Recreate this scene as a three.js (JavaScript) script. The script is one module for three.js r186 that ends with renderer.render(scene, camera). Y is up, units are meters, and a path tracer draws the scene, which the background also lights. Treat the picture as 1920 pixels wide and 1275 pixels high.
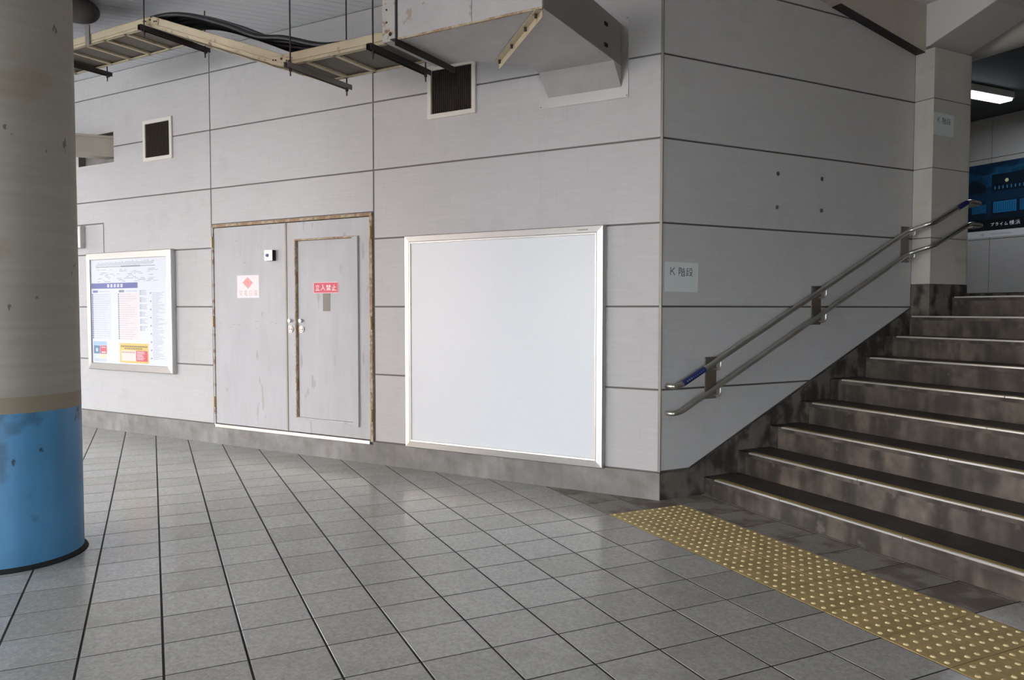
import * as THREE from 'three';
import { mergeGeometries } from 'three/addons/utils/BufferGeometryUtils.js';
import { RoundedBoxGeometry } from 'three/addons/geometries/RoundedBoxGeometry.js';
import { RectAreaLightUniformsLib } from 'three/addons/lights/RectAreaLightUniformsLib.js';

// ---------------------------------------------------------------- camera, sky, sun, exposure
const scene = new THREE.Scene();
const renderer = new THREE.WebGLRenderer();
renderer.toneMapping = THREE.LinearToneMapping;
renderer.toneMappingExposure = 3.45;
renderer.shadowMap.enabled = true;
RectAreaLightUniformsLib.init();
const D2R = Math.PI / 180;
const camera = new THREE.PerspectiveCamera(47.869, 1920 / 1275, 0.05, 200);
camera.position.set(-0.0182, 1.3637, 3.0766);
camera.rotation.order = 'YXZ';
camera.rotation.set(-2.3607 * D2R, -25.176 * D2R, 0.0357 * D2R);
camera.updateMatrixWorld();
scene.background = new THREE.Color(2.92, 3.14, 3.44);            // bright hazy daylight
const sun = new THREE.DirectionalLight(0xfff6ea, 7);
sun.position.set(6, 30, 9); sun.target.position.set(-14, 0, -2);
sun.castShadow = true;
Object.assign(sun.shadow.camera, { left: -40, right: 40, top: 40, bottom: -40, near: 1, far: 90 });
scene.add(sun, sun.target);

// ---------------------------------------------------------------- helpers
let seed = 20240607;
const rnd = () => { seed = (seed + 0x6D2B79F5) | 0; let t = Math.imul(seed ^ (seed >>> 15), 1 | seed); t = (t + Math.imul(t ^ (t >>> 7), 61 | t)) ^ t; return ((t ^ (t >>> 14)) >>> 0) / 4294967296; };
const rr = (a, b) => a + (b - a) * rnd();
const clamp = (x, a = 0, b = 1) => Math.min(b, Math.max(a, x));
const smooth = (a, b, x) => { const t = clamp((x - a) / (b - a)); return t * t * (3 - 2 * t); };

const names = new Map();
function numbered(n) { const k = names.get(n) || 0; names.set(n, k + 1); return k ? n + '_' + String(k).padStart(3, '0') : n; }
function setShadow(o) { o.castShadow = true; o.receiveShadow = true; return o; }
function tag(o, label, category, group, kind) {
  if (label) o.userData.label = label;
  if (category) o.userData.category = category;
  if (group) o.userData.group = group;
  if (kind) o.userData.kind = kind;
  return o;
}
function part(name, geo, mat, parent, pos) {
  const m = setShadow(new THREE.Mesh(geo, mat)); m.name = name;
  if (pos) m.position.set(...pos);
  parent.add(m); return m;
}
// wall frames: u along the wall (0 at the corner), y up, o out of the wall
const K = new THREE.Vector3(3.224, 0, -1.3628);
const FW = -54.8696 * D2R, FR = 2.6331 * D2R;
function inFrame(a, u, y, o) {
  return new THREE.Vector3(K.x + Math.cos(a) * u + Math.sin(a) * o, y, K.z - Math.sin(a) * u + Math.cos(a) * o);
}
function group(name, pos = [0, 0, 0], turn = 0) {
  const g = new THREE.Group(); g.name = numbered(name);
  g.position.set(...(pos.isVector3 ? pos.toArray() : pos)); g.rotation.y = turn; scene.add(g); return g;
}
const onW = (name, u = 0, y = 0, o = 0) => group(name, inFrame(FW, u, y, o), FW);
const onR = (name, u = 0, y = 0, o = 0) => group(name, inFrame(FR, u, y, o), FR);

// uv in metres from the dominant axis of every face
function metreUV(g, ou = 0, ov = 0) {
  if (g.index) g = g.toNonIndexed();
  g.computeVertexNormals();
  const p = g.attributes.position, n = g.attributes.normal, uv = new Float32Array(p.count * 2);
  for (let i = 0; i < p.count; i += 3) {
    const ax = [0, 0, 0];
    for (let k = 0; k < 3; k++) { ax[0] += Math.abs(n.getX(i + k)); ax[1] += Math.abs(n.getY(i + k)); ax[2] += Math.abs(n.getZ(i + k)); }
    const d = ax[1] > ax[0] && ax[1] > ax[2] ? 1 : ax[0] > ax[2] ? 0 : 2;
    for (let k = 0; k < 3; k++) {
      const x = p.getX(i + k), y = p.getY(i + k), z = p.getZ(i + k);
      uv[(i + k) * 2] = (d === 0 ? z : x) + ou; uv[(i + k) * 2 + 1] = (d === 1 ? z : y) + ov;
    }
  }
  g.setAttribute('uv', new THREE.BufferAttribute(uv, 2));
  return g;
}
function box(x0, x1, y0, y1, z0, z1) {
  const g = new THREE.BoxGeometry(x1 - x0, y1 - y0, z1 - z0); g.translate((x0 + x1) / 2, (y0 + y1) / 2, (z0 + z1) / 2);
  return metreUV(g, rnd() * 3, rnd() * 3);
}
// box with a chamfer all round (12 edges kept simple by RoundedBox with one segment)
function cbox(x0, x1, y0, y1, z0, z1, r = 0.003) {
  r = Math.min(r, (x1 - x0) / 2.01, (y1 - y0) / 2.01, (z1 - z0) / 2.01);
  const g = new RoundedBoxGeometry(x1 - x0, y1 - y0, z1 - z0, 1, r); g.translate((x0 + x1) / 2, (y0 + y1) / 2, (z0 + z1) / 2);
  const n = g.attributes.normal.clone(), q = g.index ? g.toNonIndexed() : g, keep = q.attributes.normal.clone();
  const m = metreUV(q, rnd() * 3, rnd() * 3); m.setAttribute('normal', keep); return m;
}
function poly(pts, holes = []) {
  const s = new THREE.Shape(pts.map((p) => new THREE.Vector2(...p)));
  for (const h of holes) s.holes.push(new THREE.Path(h.map((p) => new THREE.Vector2(...p))));
  return s;
}
function slab(pts, z0, z1, bevel = 0, holes) {       // polygon in x,y pushed along z
  const g = new THREE.ExtrudeGeometry(poly(pts, holes), { depth: z1 - z0 - 2 * bevel, bevelEnabled: bevel > 0, bevelThickness: bevel, bevelSize: bevel, bevelOffset: -bevel, bevelSegments: 1, steps: 1 });
  g.translate(0, 0, z0 + bevel); return metreUV(g, rnd() * 3, rnd() * 3);
}
function plan(pts, y0, y1) {                         // polygon in x,z pushed along y
  const g = new THREE.ExtrudeGeometry(poly(pts.map(([x, z]) => [x, -z])), { depth: y1 - y0, bevelEnabled: false, steps: 1 });
  g.rotateX(-Math.PI / 2); g.translate(0, y0, 0); return metreUV(g, rnd() * 3, rnd() * 3);
}
function tube(pts, r, seg = 40, rad = 12, closed = false, tension = 0.5) {
  const c = new THREE.CatmullRomCurve3(pts.map((p) => new THREE.Vector3(...p)), closed, 'catmullrom', tension);
  return new THREE.TubeGeometry(c, seg, r, rad, closed);
}
// pipe through points with rounded corners
function pipe(pts, r, bend = 0.05, rad = 14) {
  const v = pts.map((p) => new THREE.Vector3(...p)), path = new THREE.CurvePath();
  let last = v[0];
  for (let i = 1; i < v.length - 1; i++) {
    const a = v[i].clone().sub(v[i - 1]), b = v[i + 1].clone().sub(v[i]);
    const d = Math.min(bend, a.length() / 2.05, b.length() / 2.05);
    const p = v[i].clone().sub(a.normalize().multiplyScalar(d)), q = v[i].clone().add(b.normalize().multiplyScalar(d));
    path.add(new THREE.LineCurve3(last, p)); path.add(new THREE.QuadraticBezierCurve3(p, v[i], q)); last = q;
  }
  path.add(new THREE.LineCurve3(last, v[v.length - 1]));
  const g = [new THREE.TubeGeometry(path, Math.max(24, v.length * 26), r, rad, false)];
  for (const [p, q] of [[v[0], v[1]], [v[v.length - 1], v[v.length - 2]]]) {          // closed, slightly domed ends
    const s = new THREE.SphereGeometry(r, rad, 5, 0, Math.PI * 2, 0, Math.PI / 2); s.scale(1, 0.5, 1);
    s.applyQuaternion(new THREE.Quaternion().setFromUnitVectors(new THREE.Vector3(0, 1, 0), p.clone().sub(q).normalize())); s.translate(p.x, p.y, p.z); g.push(s);
  }
  return mergeGeometries(g);
}
function cyl(r, h, x, y, z, axis = 'y', n = 16) {
  const g = new THREE.CylinderGeometry(r, r, h, n); if (axis === 'z') g.rotateX(Math.PI / 2); if (axis === 'x') g.rotateZ(Math.PI / 2); g.translate(x, y, z); return g;
}
// one mitred side of a rectangular frame; the profile is [inset, height] pairs
function frameSides(w, h, profile) {
  const corner = (s, i) => [s[0] * (w / 2 - i), s[1] * (h / 2 - i)];
  const C = [[-1, -1], [1, -1], [1, 1], [-1, 1]];
  return C.map((c0, k) => {
    const c1 = C[(k + 1) % 4], pos = [];
    for (let j = 0; j + 1 < profile.length; j++) {
      const [i0, z0] = profile[j], [i1, z1] = profile[j + 1];
      const a = [...corner(c0, i0), z0], b = [...corner(c1, i0), z0], c = [...corner(c1, i1), z1], d = [...corner(c0, i1), z1];
      pos.push(...a, ...b, ...c, ...a, ...c, ...d);
    }
    const g = new THREE.BufferGeometry(); g.setAttribute('position', new THREE.Float32BufferAttribute(pos, 3)); return metreUV(g);
  });
}

// ---------------------------------------------------------------- procedural textures
function lattice(n) { const a = new Float32Array(n * n); for (let i = 0; i < a.length; i++) a[i] = rnd(); return a; }
function noise(px, py = px) {                        // tileable value noise on [0,1)^2 with px by py cells
  const a = new Float32Array(px * py); for (let i = 0; i < a.length; i++) a[i] = rnd();
  return (u, v) => {
    const x = u * px, y = v * py, xi = Math.floor(x), yi = Math.floor(y), fx = x - xi, fy = y - yi;
    const sx = fx * fx * (3 - 2 * fx), sy = fy * fy * (3 - 2 * fy), X = ((xi % px) + px) % px, Y = ((yi % py) + py) % py, X1 = (X + 1) % px, Y1 = (Y + 1) % py;
    const p = a[Y * px + X], q = a[Y * px + X1], r = a[Y1 * px + X], s = a[Y1 * px + X1];
    return (p + (q - p) * sx) * (1 - sy) + (r + (s - r) * sx) * sy;
  };
}
function fbm(c, oct = 4, ratio = 1) { const n = []; for (let i = 0; i < oct; i++) n.push(noise(c << i, Math.max(1, Math.round((c << i) * ratio)))); return (u, v) => { let s = 0, a = 0.5, t = 0; for (const f of n) { s += a * f(u, v); t += a; a *= 0.55; } return s / t; }; }
function tex(size, metres, fn, srgb = true) {
  const [W, H] = Array.isArray(size) ? size : [size, size], d = new Uint8Array(W * H * 4);
  for (let y = 0; y < H; y++) for (let x = 0; x < W; x++) {
    const c = fn((x + 0.5) / W, (y + 0.5) / H), i = (y * W + x) * 4;
    if (typeof c === 'number') d[i] = d[i + 1] = d[i + 2] = clamp(c, 0, 255); else { d[i] = clamp(c[0], 0, 255); d[i + 1] = clamp(c[1], 0, 255); d[i + 2] = clamp(c[2], 0, 255); }
    d[i + 3] = 255;
  }
  const t = new THREE.DataTexture(d, W, H); t.wrapS = t.wrapT = THREE.RepeatWrapping; t.magFilter = THREE.LinearFilter; t.minFilter = THREE.LinearFilter;
  if (srgb) t.colorSpace = THREE.SRGBColorSpace;
  if (metres) t.repeat.set(1 / (Array.isArray(metres) ? metres[0] : metres), 1 / (Array.isArray(metres) ? metres[1] : metres));
  t.needsUpdate = true; return t;
}
const mixc = (a, b, t) => [a[0] + (b[0] - a[0]) * t, a[1] + (b[1] - a[1]) * t, a[2] + (b[2] - a[2]) * t];
const mul = (c, k) => [c[0] * k, c[1] * k, c[2] * k];
const std = (o) => new THREE.MeshStandardMaterial(o);

const T = {};
{ // satin painted metal panel: fine horizontal brushing, faint marks
  const b = noise(24, 512), b2 = noise(8, 160), c = fbm(4, 4), s = fbm(9, 4), dr = noise(190, 10);
  T.panel = tex(512, 2.2, (u, v) => { let k = 0.965 + 0.03 * (b(u, v) - 0.5) + 0.012 * (b2(u, v) - 0.5) + 0.03 * (c(u, v) - 0.5); k -= 0.025 * smooth(0.62, 0.85, s(u, v)) + 0.02 * smooth(0.8, 1, dr(u, v)); return mul([199, 197, 196], k); });
  T.panelBump = tex(512, 2.2, (u, v) => 128 + 50 * (b(u, v) - 0.5), false);
}
{ // cast concrete plinth
  const a = fbm(5, 5), b = fbm(24, 3), dr = fbm(16, 3, 0.2), sp = fbm(10, 4);
  T.plinth = tex(512, 1.6, (u, v) => { const k = 0.9 + 0.26 * (a(u, v) - 0.5) + 0.14 * (b(u, v) - 0.5); return mixc(mul([156, 152, 148], k), [112, 105, 97], 0.3 * smooth(0.56, 0.78, dr(u, v)) + 0.3 * smooth(0.58, 0.75, sp(u, v))); });
  T.plinthDirty = tex(512, 1.3, (u, v) => { const k = 0.9 + 0.3 * (a(u, v) - 0.5) + 0.16 * (b(u, v) - 0.5); return mixc(mul([112, 105, 96], k), [38, 34, 30], 0.85 * smooth(0.42, 0.66, sp(u, v) * 0.6 + dr(u, v) * 0.4)); });
  T.riser = tex(512, 1.7, (u, v) => { const k = 0.9 + 0.4 * (a(u, v) - 0.5) + 0.5 * (b(u, v) - 0.5); let c = mixc(mul([104, 95, 85], k), [40, 36, 32], 0.75 * smooth(0.42, 0.66, dr(u, v) * 0.5 + sp(u, v) * 0.3 + b(u, v) * 0.2)); return mixc(c, [160, 152, 142], 0.4 * smooth(0.68, 0.8, b(u, v) * 0.5 + dr(v * 0 + u, v) * 0.5)); });
  T.tread = tex(512, 1.4, (u, v) => { const k = 0.85 + 0.5 * (a(u, v) - 0.5) + 0.3 * (b(u, v) - 0.5); return mul([66, 61, 54], k); });
}
{ // porcelain floor tile: fine granite speckle, scuffs
  const sp = noise(400), sp2 = noise(190), a = fbm(6, 4), g = fbm(10, 5);
  const tile = (base, dirt, lo, mx) => tex(1024, 2.4, (u, v) => { const k = 0.97 + 0.1 * (sp(u, v) - 0.5) + 0.09 * (sp2(u, v) - 0.5) + 0.05 * (a(u, v) - 0.5); return mixc(mul(base, k), dirt, mx * smooth(lo, lo + 0.2, g(u, v))); });
  T.tile = tile([182, 180, 174], [146, 140, 132], 0.62, 0.22);
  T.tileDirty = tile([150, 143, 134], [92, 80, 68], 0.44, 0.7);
  T.tileRough = tex(512, 2.4, (u, v) => 47 + 14 * a(u, v) + 4 * (sp2(u, v) - 0.5), false);
  const ya = fbm(8, 4), yb = noise(160);
  T.tactile = tex(512, 1.2, (u, v) => { const k = 0.93 + 0.12 * (yb(u, v) - 0.5) + 0.22 * (ya(u, v) - 0.5); return mul([206, 181, 120], k); });
  T.tactileTop = tex(256, 1.2, (u, v) => mul([236, 216, 164], 0.96 + 0.16 * (yb(u, v) - 0.5)));
}
{ // door paint with scuffs; rusted steel; blotchy enamel
  const a = fbm(5, 4), ve = fbm(22, 3, 0.15), s = fbm(30, 3, 0.3), r = fbm(8, 5), r2 = fbm(26, 3);
  T.door = tex(1024, 2.1, (u, v) => { const k = 0.97 + 0.07 * (a(u, v) - 0.5) + 0.07 * (ve(u, v) - 0.5); return mixc(mul([192, 191, 192], k), [140, 134, 126], 0.35 * smooth(0.76, 0.84, s(u, v)) + 0.12 * smooth(0.6, 0.8, ve(u, v))); });
  T.rust = tex(512, 0.5, (u, v) => { const m = smooth(0.36, 0.62, r(u, v) * 0.6 + r2(u, v) * 0.4), n = r2(v, u); return mixc([190, 175, 152], mixc([172, 140, 108], [134, 100, 72], n), 0.85 * m); });
  T.rustLight = tex(512, 0.5, (u, v) => { const m = 0.8 * smooth(0.54, 0.72, r(u, v) * 0.6 + r2(u, v) * 0.4), n = r2(u, v); return mixc([186, 182, 176], mixc([166, 122, 78], [110, 70, 42], n), m); });
  T.cream = tex(512, 1.1, (u, v) => { const k = 0.95 + 0.14 * (a(u, v) - 0.5); return mixc(mul([205, 190, 160], k), [132, 104, 76], 0.6 * smooth(0.6, 0.74, r(u, v) * 0.5 + r2(u, v) * 0.5)); });
  T.galv = tex(512, 1.5, (u, v) => { const k = 0.96 + 0.1 * (a(u, v) - 0.5) + 0.05 * (r2(u, v) - 0.5); return mixc(mul([196, 193, 192], k), [150, 124, 98], 0.5 * smooth(0.72, 0.8, r(u, v) * 0.45 + r2(u, v) * 0.55)); });
  const h = fbm(14, 4), sc = fbm(34, 4, 0.7), ring = noise(4, 90);
  T.pillar = tex([1024, 1024], 2.2, (u, v) => { const k = 0.97 + 0.07 * (a(u, v) - 0.5) + 0.05 * (ring(u, v) - 0.5); let c = mul([160, 153, 142], k); c = mixc(c, [146, 118, 86], 0.3 * smooth(0.62, 0.8, r(u, v))); return mixc(c, [84, 76, 66], 0.7 * smooth(0.79, 0.82, sc(u, v))); });
  T.pillarBlue = tex([1024, 1024], 2.2, (u, v) => { const k = 0.93 + 0.22 * (a(u, v) - 0.5) + 0.16 * (ve(u, v) - 0.5); let c = mul([82, 146, 192], k); return mixc(c, [34, 40, 46], 0.7 * smooth(0.77, 0.81, sc(u, v)) + 0.3 * smooth(0.58, 0.8, h(u, v))); });
  T.pale = tex(512, 1.8, (u, v) => { const k = 0.96 + 0.12 * (a(u, v) - 0.5) + 0.04 * (ve(u, v) - 0.5); return mixc(mul([206, 202, 193], k), [150, 130, 104], 0.25 * smooth(0.72, 0.86, r(u, v))); });
}

const M = {
  panel: std({ map: T.panel, roughness: 0.5, bumpMap: T.panelBump, bumpScale: 0.00006 }),
  sealant: std({ color: 0x77716c, roughness: 0.8 }),
  plinth: std({ map: T.plinth, roughness: 0.75 }),
  plinthDirty: std({ map: T.plinthDirty, roughness: 0.75 }),
  riser: std({ map: T.riser, roughness: 0.6 }),
  tread: std({ map: T.tread, roughness: 0.55 }),
  endBlock: std({ map: T.plinthDirty, color: 0xd8d8d2, roughness: 0.7 }),
  nosing: std({ color: 0xe0ded8, metalness: 0.6, roughness: 0.3 }),
  grip: std({ color: 0xa08a50, roughness: 0.8 }),
  tile: std({ map: T.tile, roughness: 1, roughnessMap: T.tileRough }),
  tileB: std({ map: T.tile, color: 0xf9f8f8, roughness: 1, roughnessMap: T.tileRough }),
  tileC: std({ map: T.tile, color: 0xf3f2ef, roughness: 1, roughnessMap: T.tileRough }),
  tileDirty: std({ map: T.tileDirty, roughness: 0.6 }),
  grout: std({ color: 0x25211f, roughness: 0.9 }),
  tactile: std({ map: T.tactile, roughness: 0.6 }),
  tactileTop: std({ map: T.tactileTop, roughness: 0.5 }),
  door: std({ map: T.door, roughness: 0.5 }),
  rust: std({ map: T.rust, roughness: 0.8 }),
  rustLight: std({ map: T.rustLight, roughness: 0.75 }),
  brass: std({ color: 0xb39b72, metalness: 0.8, roughness: 0.45 }),
  steel: std({ color: 0xc6c4c0, metalness: 1, roughness: 0.38 }),
  railSteel: std({ color: 0xd9d6cf, metalness: 1, roughness: 0.3 }),
  plateSteel: std({ color: 0x8b837c, metalness: 0.85, roughness: 0.45 }),
  cream: std({ map: T.cream, roughness: 0.6 }),
  galv: std({ map: T.galv, roughness: 0.42, metalness: 0.15 }),
  darkSteel: std({ color: 0x3a3433, roughness: 0.6, metalness: 0.3 }),
  strut: std({ color: 0x8c8780, roughness: 0.5, metalness: 0.6 }),
  trayFloor: std({ color: 0x6d675c, roughness: 0.85 }),
  cable: std({ color: 0x17161a, roughness: 0.45 }),
  greyCable: std({ color: 0x8f8f92, roughness: 0.5 }),
  ventFrame: std({ color: 0xddd8cd, roughness: 0.5 }),
  ventDark: std({ color: 0x1d1815, roughness: 0.9 }),
  ventFin: std({ color: 0x4c4238, roughness: 0.6 }),
  ceiling: std({ color: 0xdcdde0, roughness: 0.6 }),
  darkCeiling: std({ color: 0x4a4d4a, roughness: 0.8 }),
  pillar: std({ map: T.pillar, roughness: 0.55 }),
  pillarBlue: std({ map: T.pillarBlue, roughness: 0.45 }),
  caulk: std({ color: 0x1c1a19, roughness: 0.9 }),
  pale: std({ map: T.pale, roughness: 0.6 }),
  beamPaint: std({ map: T.pale, color: 0xeee8e0, roughness: 0.75 }),
  whitePaint: std({ color: 0xd6d3ce, roughness: 0.6 }),
  adWhite: new THREE.MeshPhysicalMaterial({ color: 0xe9ecef, roughness: 0.45, clearcoat: 0.3, clearcoatRoughness: 0.25 }),
  glass: new THREE.MeshPhysicalMaterial({ color: 0xffffff, transmission: 1, thickness: 0, roughness: 0.02, ior: 1.5 }),
  blueSleeve: std({ color: 0x1d2a63, roughness: 0.5 }),
  farWall: std({ map: T.panel, color: 0xdedbd2, roughness: 0.6 }),
  asphalt: std({ color: 0x989898, roughness: 0.9 }),
  black: std({ color: 0x191817, roughness: 0.7 }),
};

// ---------------------------------------------------------------- floor
const floor = group('floor'); tag(floor, 'grey square floor tiles with dark joints across the concourse', null, null, 'structure');
part('screed', box(-8, 11.4, -0.3, -0.0018, -12.5, 9.3), M.grout, floor);
const GX0 = -9, GX1 = 12, GZ0 = -27, GZ1 = 10, P = 0.3;      // tile (i, j) covers x i..i+1, z j..j+1 in steps of 0.3 m
const wallOff = (x, z) => (x - K.x) * Math.sin(FW) + (z - K.z) * Math.cos(FW);
const rightOff = (x, z) => (x - K.x) * Math.sin(FR) + (z - K.z) * Math.cos(FR);
function tileGeo(w, d, h, ou, ov) {
  const b = 0.0011, x = w / 2, z = d / 2, q = [];
  const top = [[-x + b, 0, z - b], [x - b, 0, z - b], [x - b, 0, -z + b], [-x + b, 0, -z + b]], mid = [[-x, -b, z], [x, -b, z], [x, -b, -z], [-x, -b, -z]], low = mid.map(([a, , c]) => [a, -h, c]);
  const quad = (a, c, e, g) => q.push(...a, ...c, ...e, ...a, ...e, ...g);
  quad(...top); for (let i = 0; i < 4; i++) { const j = (i + 1) % 4; quad(mid[i], mid[j], top[j], top[i]); quad(low[i], low[j], mid[j], mid[i]); }
  const g = new THREE.BufferGeometry(); g.setAttribute('position', new THREE.Float32BufferAttribute(q, 3)); return metreUV(g, ou, ov);
}
const tileGeos = Array.from({ length: 14 }, (_, k) => tileGeo(0.2905, 0.2915, 0.01, rnd() * 2.4, rnd() * 2.4));
{
  const spots = [], v = new THREE.Vector3();
  for (let i = GX0; i <= GX1; i++) for (let j = GZ0; j <= GZ1; j++) {
    if (i >= 9 && i <= 10 && j >= -4) continue;                 // the tactile strip
    const x = (i + 0.5) * P, z = (j + 0.5) * P;
    if (wallOff(x, z) < -0.2 && x < K.x + 0.1) continue;
    if (x >= K.x && rightOff(x, z) < -0.2) continue;
    if (Math.hypot(x + 0.74, z + 1.9) < 0.2) continue;
    v.set(x, 0, z).project(camera);
    const d = Math.hypot(x - camera.position.x, 1.36, z - camera.position.z);
    const seen = v.z < 1 && Math.abs(v.x) < 1.06 && Math.abs(v.y) < 1.1;
    // hidden behind the round pillar from here
    const size = (seen ? 1 : 0.02) * 1.36 / (d * d * d);
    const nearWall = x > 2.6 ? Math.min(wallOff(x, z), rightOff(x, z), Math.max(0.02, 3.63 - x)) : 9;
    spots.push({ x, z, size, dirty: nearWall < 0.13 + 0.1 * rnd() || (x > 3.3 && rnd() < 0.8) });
  }
  spots.sort((a, b) => b.size - a.size);
  const rest = { clean: [], dirty: [] };
  spots.forEach((s, n) => {
    const g = tileGeos[Math.floor(rnd() * tileGeos.length)], y = rr(-0.0003, 0.0003);
    if (n < 300) part('floor_tile', g, s.dirty ? M.tileDirty : [M.tile, M.tile, M.tileB, M.tileC][Math.floor(rnd() * 4)], floor, [s.x, y, s.z]);
    else { const c = g.clone(); c.translate(s.x, y, s.z); rest[s.dirty ? 'dirty' : 'clean'].push(c); }
  });
  for (const k in rest) if (rest[k].length) part('outer_floor_tiles', mergeGeometries(rest[k]), k === 'dirty' ? M.tileDirty : M.tile, floor).userData.kind = 'stuff';
}

// ---------------------------------------------------------------- left wall: panels, plinth
const JH = [0.198, 0.788, 1.378, 1.966, 2.556, 3.136, 3.704, 3.94];   // panel joints
const JW = 0.0065;
const wallLeft = onW('wall_left'); tag(wallLeft, 'long wall of pale grey satin metal panels behind the blank board', null, null, 'structure');
part('backing', slab([[-12, 0], [-0.02, 0], [-0.02, 3.95], [-12, 3.95]], -0.3, -0.0085, 0, [[[-6.9, 2.97], [-6.24, 2.97], [-6.24, 3.297], [-6.9, 3.297]], [[-4.66, 0.19], [-2.6, 0.19], [-2.6, 2.195], [-4.66, 2.195]]]), M.sealant, wallLeft);
part('pocket', box(-6.895, -6.245, 2.975, 3.292, -0.3, -0.08), M.plinth, wallLeft);
const VU = [0, -2.584, -4.67, -7.25, -9.6, -12];
const notch = { u0: -6.9, u1: -6.24, y0: 2.97, y1: 3.297 };
for (let c = 0; c + 1 < VU.length; c++) for (let r = 0; r + 1 < JH.length; r++) {
  const u1 = VU[c] - (c ? JW : 0.012), u0 = VU[c + 1] + JW, y0 = JH[r] + (r ? JW : 0.006), y1 = JH[r + 1] - JW;
  if (c === 1 && r < 3) continue;                                // the double door
  let pts = [[u0, y0], [u1, y0], [u1, y1], [u0, y1]];
  if (c === 1 && r === 3) pts = [[u0, 2.205], [u1, 2.205], [u1, y1], [u0, y1]];
  if (c === 2 && r === 3) {                                      // hatch panel cut out of the corner
    pts = [[-6.453 + JW, y0], [u1, y0], [u1, y1], [u0, y1], [u0, 2.308 + JW], [-6.453 + JW, 2.308 + JW]];
    part('hatch_panel', slab([[u0, y0], [-6.453 - JW, y0], [-6.453 - JW, 2.308 - JW], [u0, 2.308 - JW]], -0.0085, 0, 0.0015), M.panel, wallLeft);
  }
  if (c === 2 && r === 4) pts = [[u0, y0], [u1, y0], [u1, y1], [notch.u1, y1], [notch.u1, notch.y0], [notch.u0, notch.y0], [notch.u0, y1], [u0, y1]];
  if (c === 2 && r === 5) pts = [[u0, y0], [notch.u0, y0], [notch.u0, notch.y1], [notch.u1, notch.y1], [notch.u1, y0], [u1, y0], [u1, y1], [u0, y1]];
  part('panel', slab(pts, -0.0085, 0, 0.0015), M.panel, wallLeft);
}
part('corner_trim', cbox(-0.012, 0.008, 0.2, 3.94, -0.012, 0.003, 0.002), M.strut, wallLeft);
const baseLeft = onW('baseboard_left'); tag(baseLeft, 'low grey concrete plinth along the foot of the panelled wall', null, null, 'structure');
part('plinth', slab([[-12, -0.05], [0.006, -0.05], [0.006, 0.194], [-2.6, 0.194], [-2.6, 0.168], [-4.66, 0.168], [-4.66, 0.194], [-12, 0.194]], -0.1, 0.008, 0.002), M.plinth, baseLeft);

// ---------------------------------------------------------------- right wall beside the stairs
const wallRight = onR('wall_right'); tag(wallRight, 'shaded grey panel wall rising beside the staircase', null, null, 'structure');
const diag = (u) => 0.2 + Math.max(0, u - 0.27) * 0.4715;        // top of the stair skirting
part('backing', box(0.0, 3.3, 0, 3.95, -0.3, -0.0085), std({ color: 0x5c5752, roughness: 0.85 }), wallRight);
{
  const U1 = 2.735, u0 = 0.012;
  for (let r = 0; r + 1 < JH.length; r++) {
    const y0 = JH[r] + (r ? JW : 0.006), y1 = JH[r + 1] - JW, gap = 0.012;
    const uAt = (y) => 0.27 + (y - 0.2 - gap) / 0.4715;          // where the skirting reaches y
    let pts;
    if (r === 0) pts = [[u0, y0 + 0.006], [0.27, y0 + 0.006], [uAt(y1), y1], [u0, y1]];
    else if (diag(U1) + gap > y0) pts = uAt(y1) < U1 ? [[u0, y0], [uAt(y0), y0], [uAt(y1), y1], [u0, y1]] : [[u0, y0], [uAt(y0), y0], [U1, diag(U1) + gap], [U1, y1], [u0, y1]];
    else pts = [[u0, y0], [U1, y0], [U1, y1], [u0, y1]];
    part('panel', slab(pts, -0.0085, 0, 0.0015), M.panel, wallRight);
  }
  for (const [u, y] of [[1.122, 2.398], [1.607, 2.394], [1.118, 2.141], [1.606, 2.145]]) part('hole_plug', cyl(0.016, 0.004, u, y, 0.001, 'z', 14), M.plateSteel, wallRight).userData.label = 'small round grey hole plug';
}
const baseRight = onR('baseboard_right'); tag(baseRight, 'grimy stone skirting climbing the wall beside the steps', null, null, 'structure');
part('skirting', slab([[0.004, -0.02], [2.735, -0.02], [2.735, diag(2.735)], [0.27, 0.196], [0.004, 0.196]], -0.1, 0.006, 0.002), M.plinthDirty, baseRight);

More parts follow.
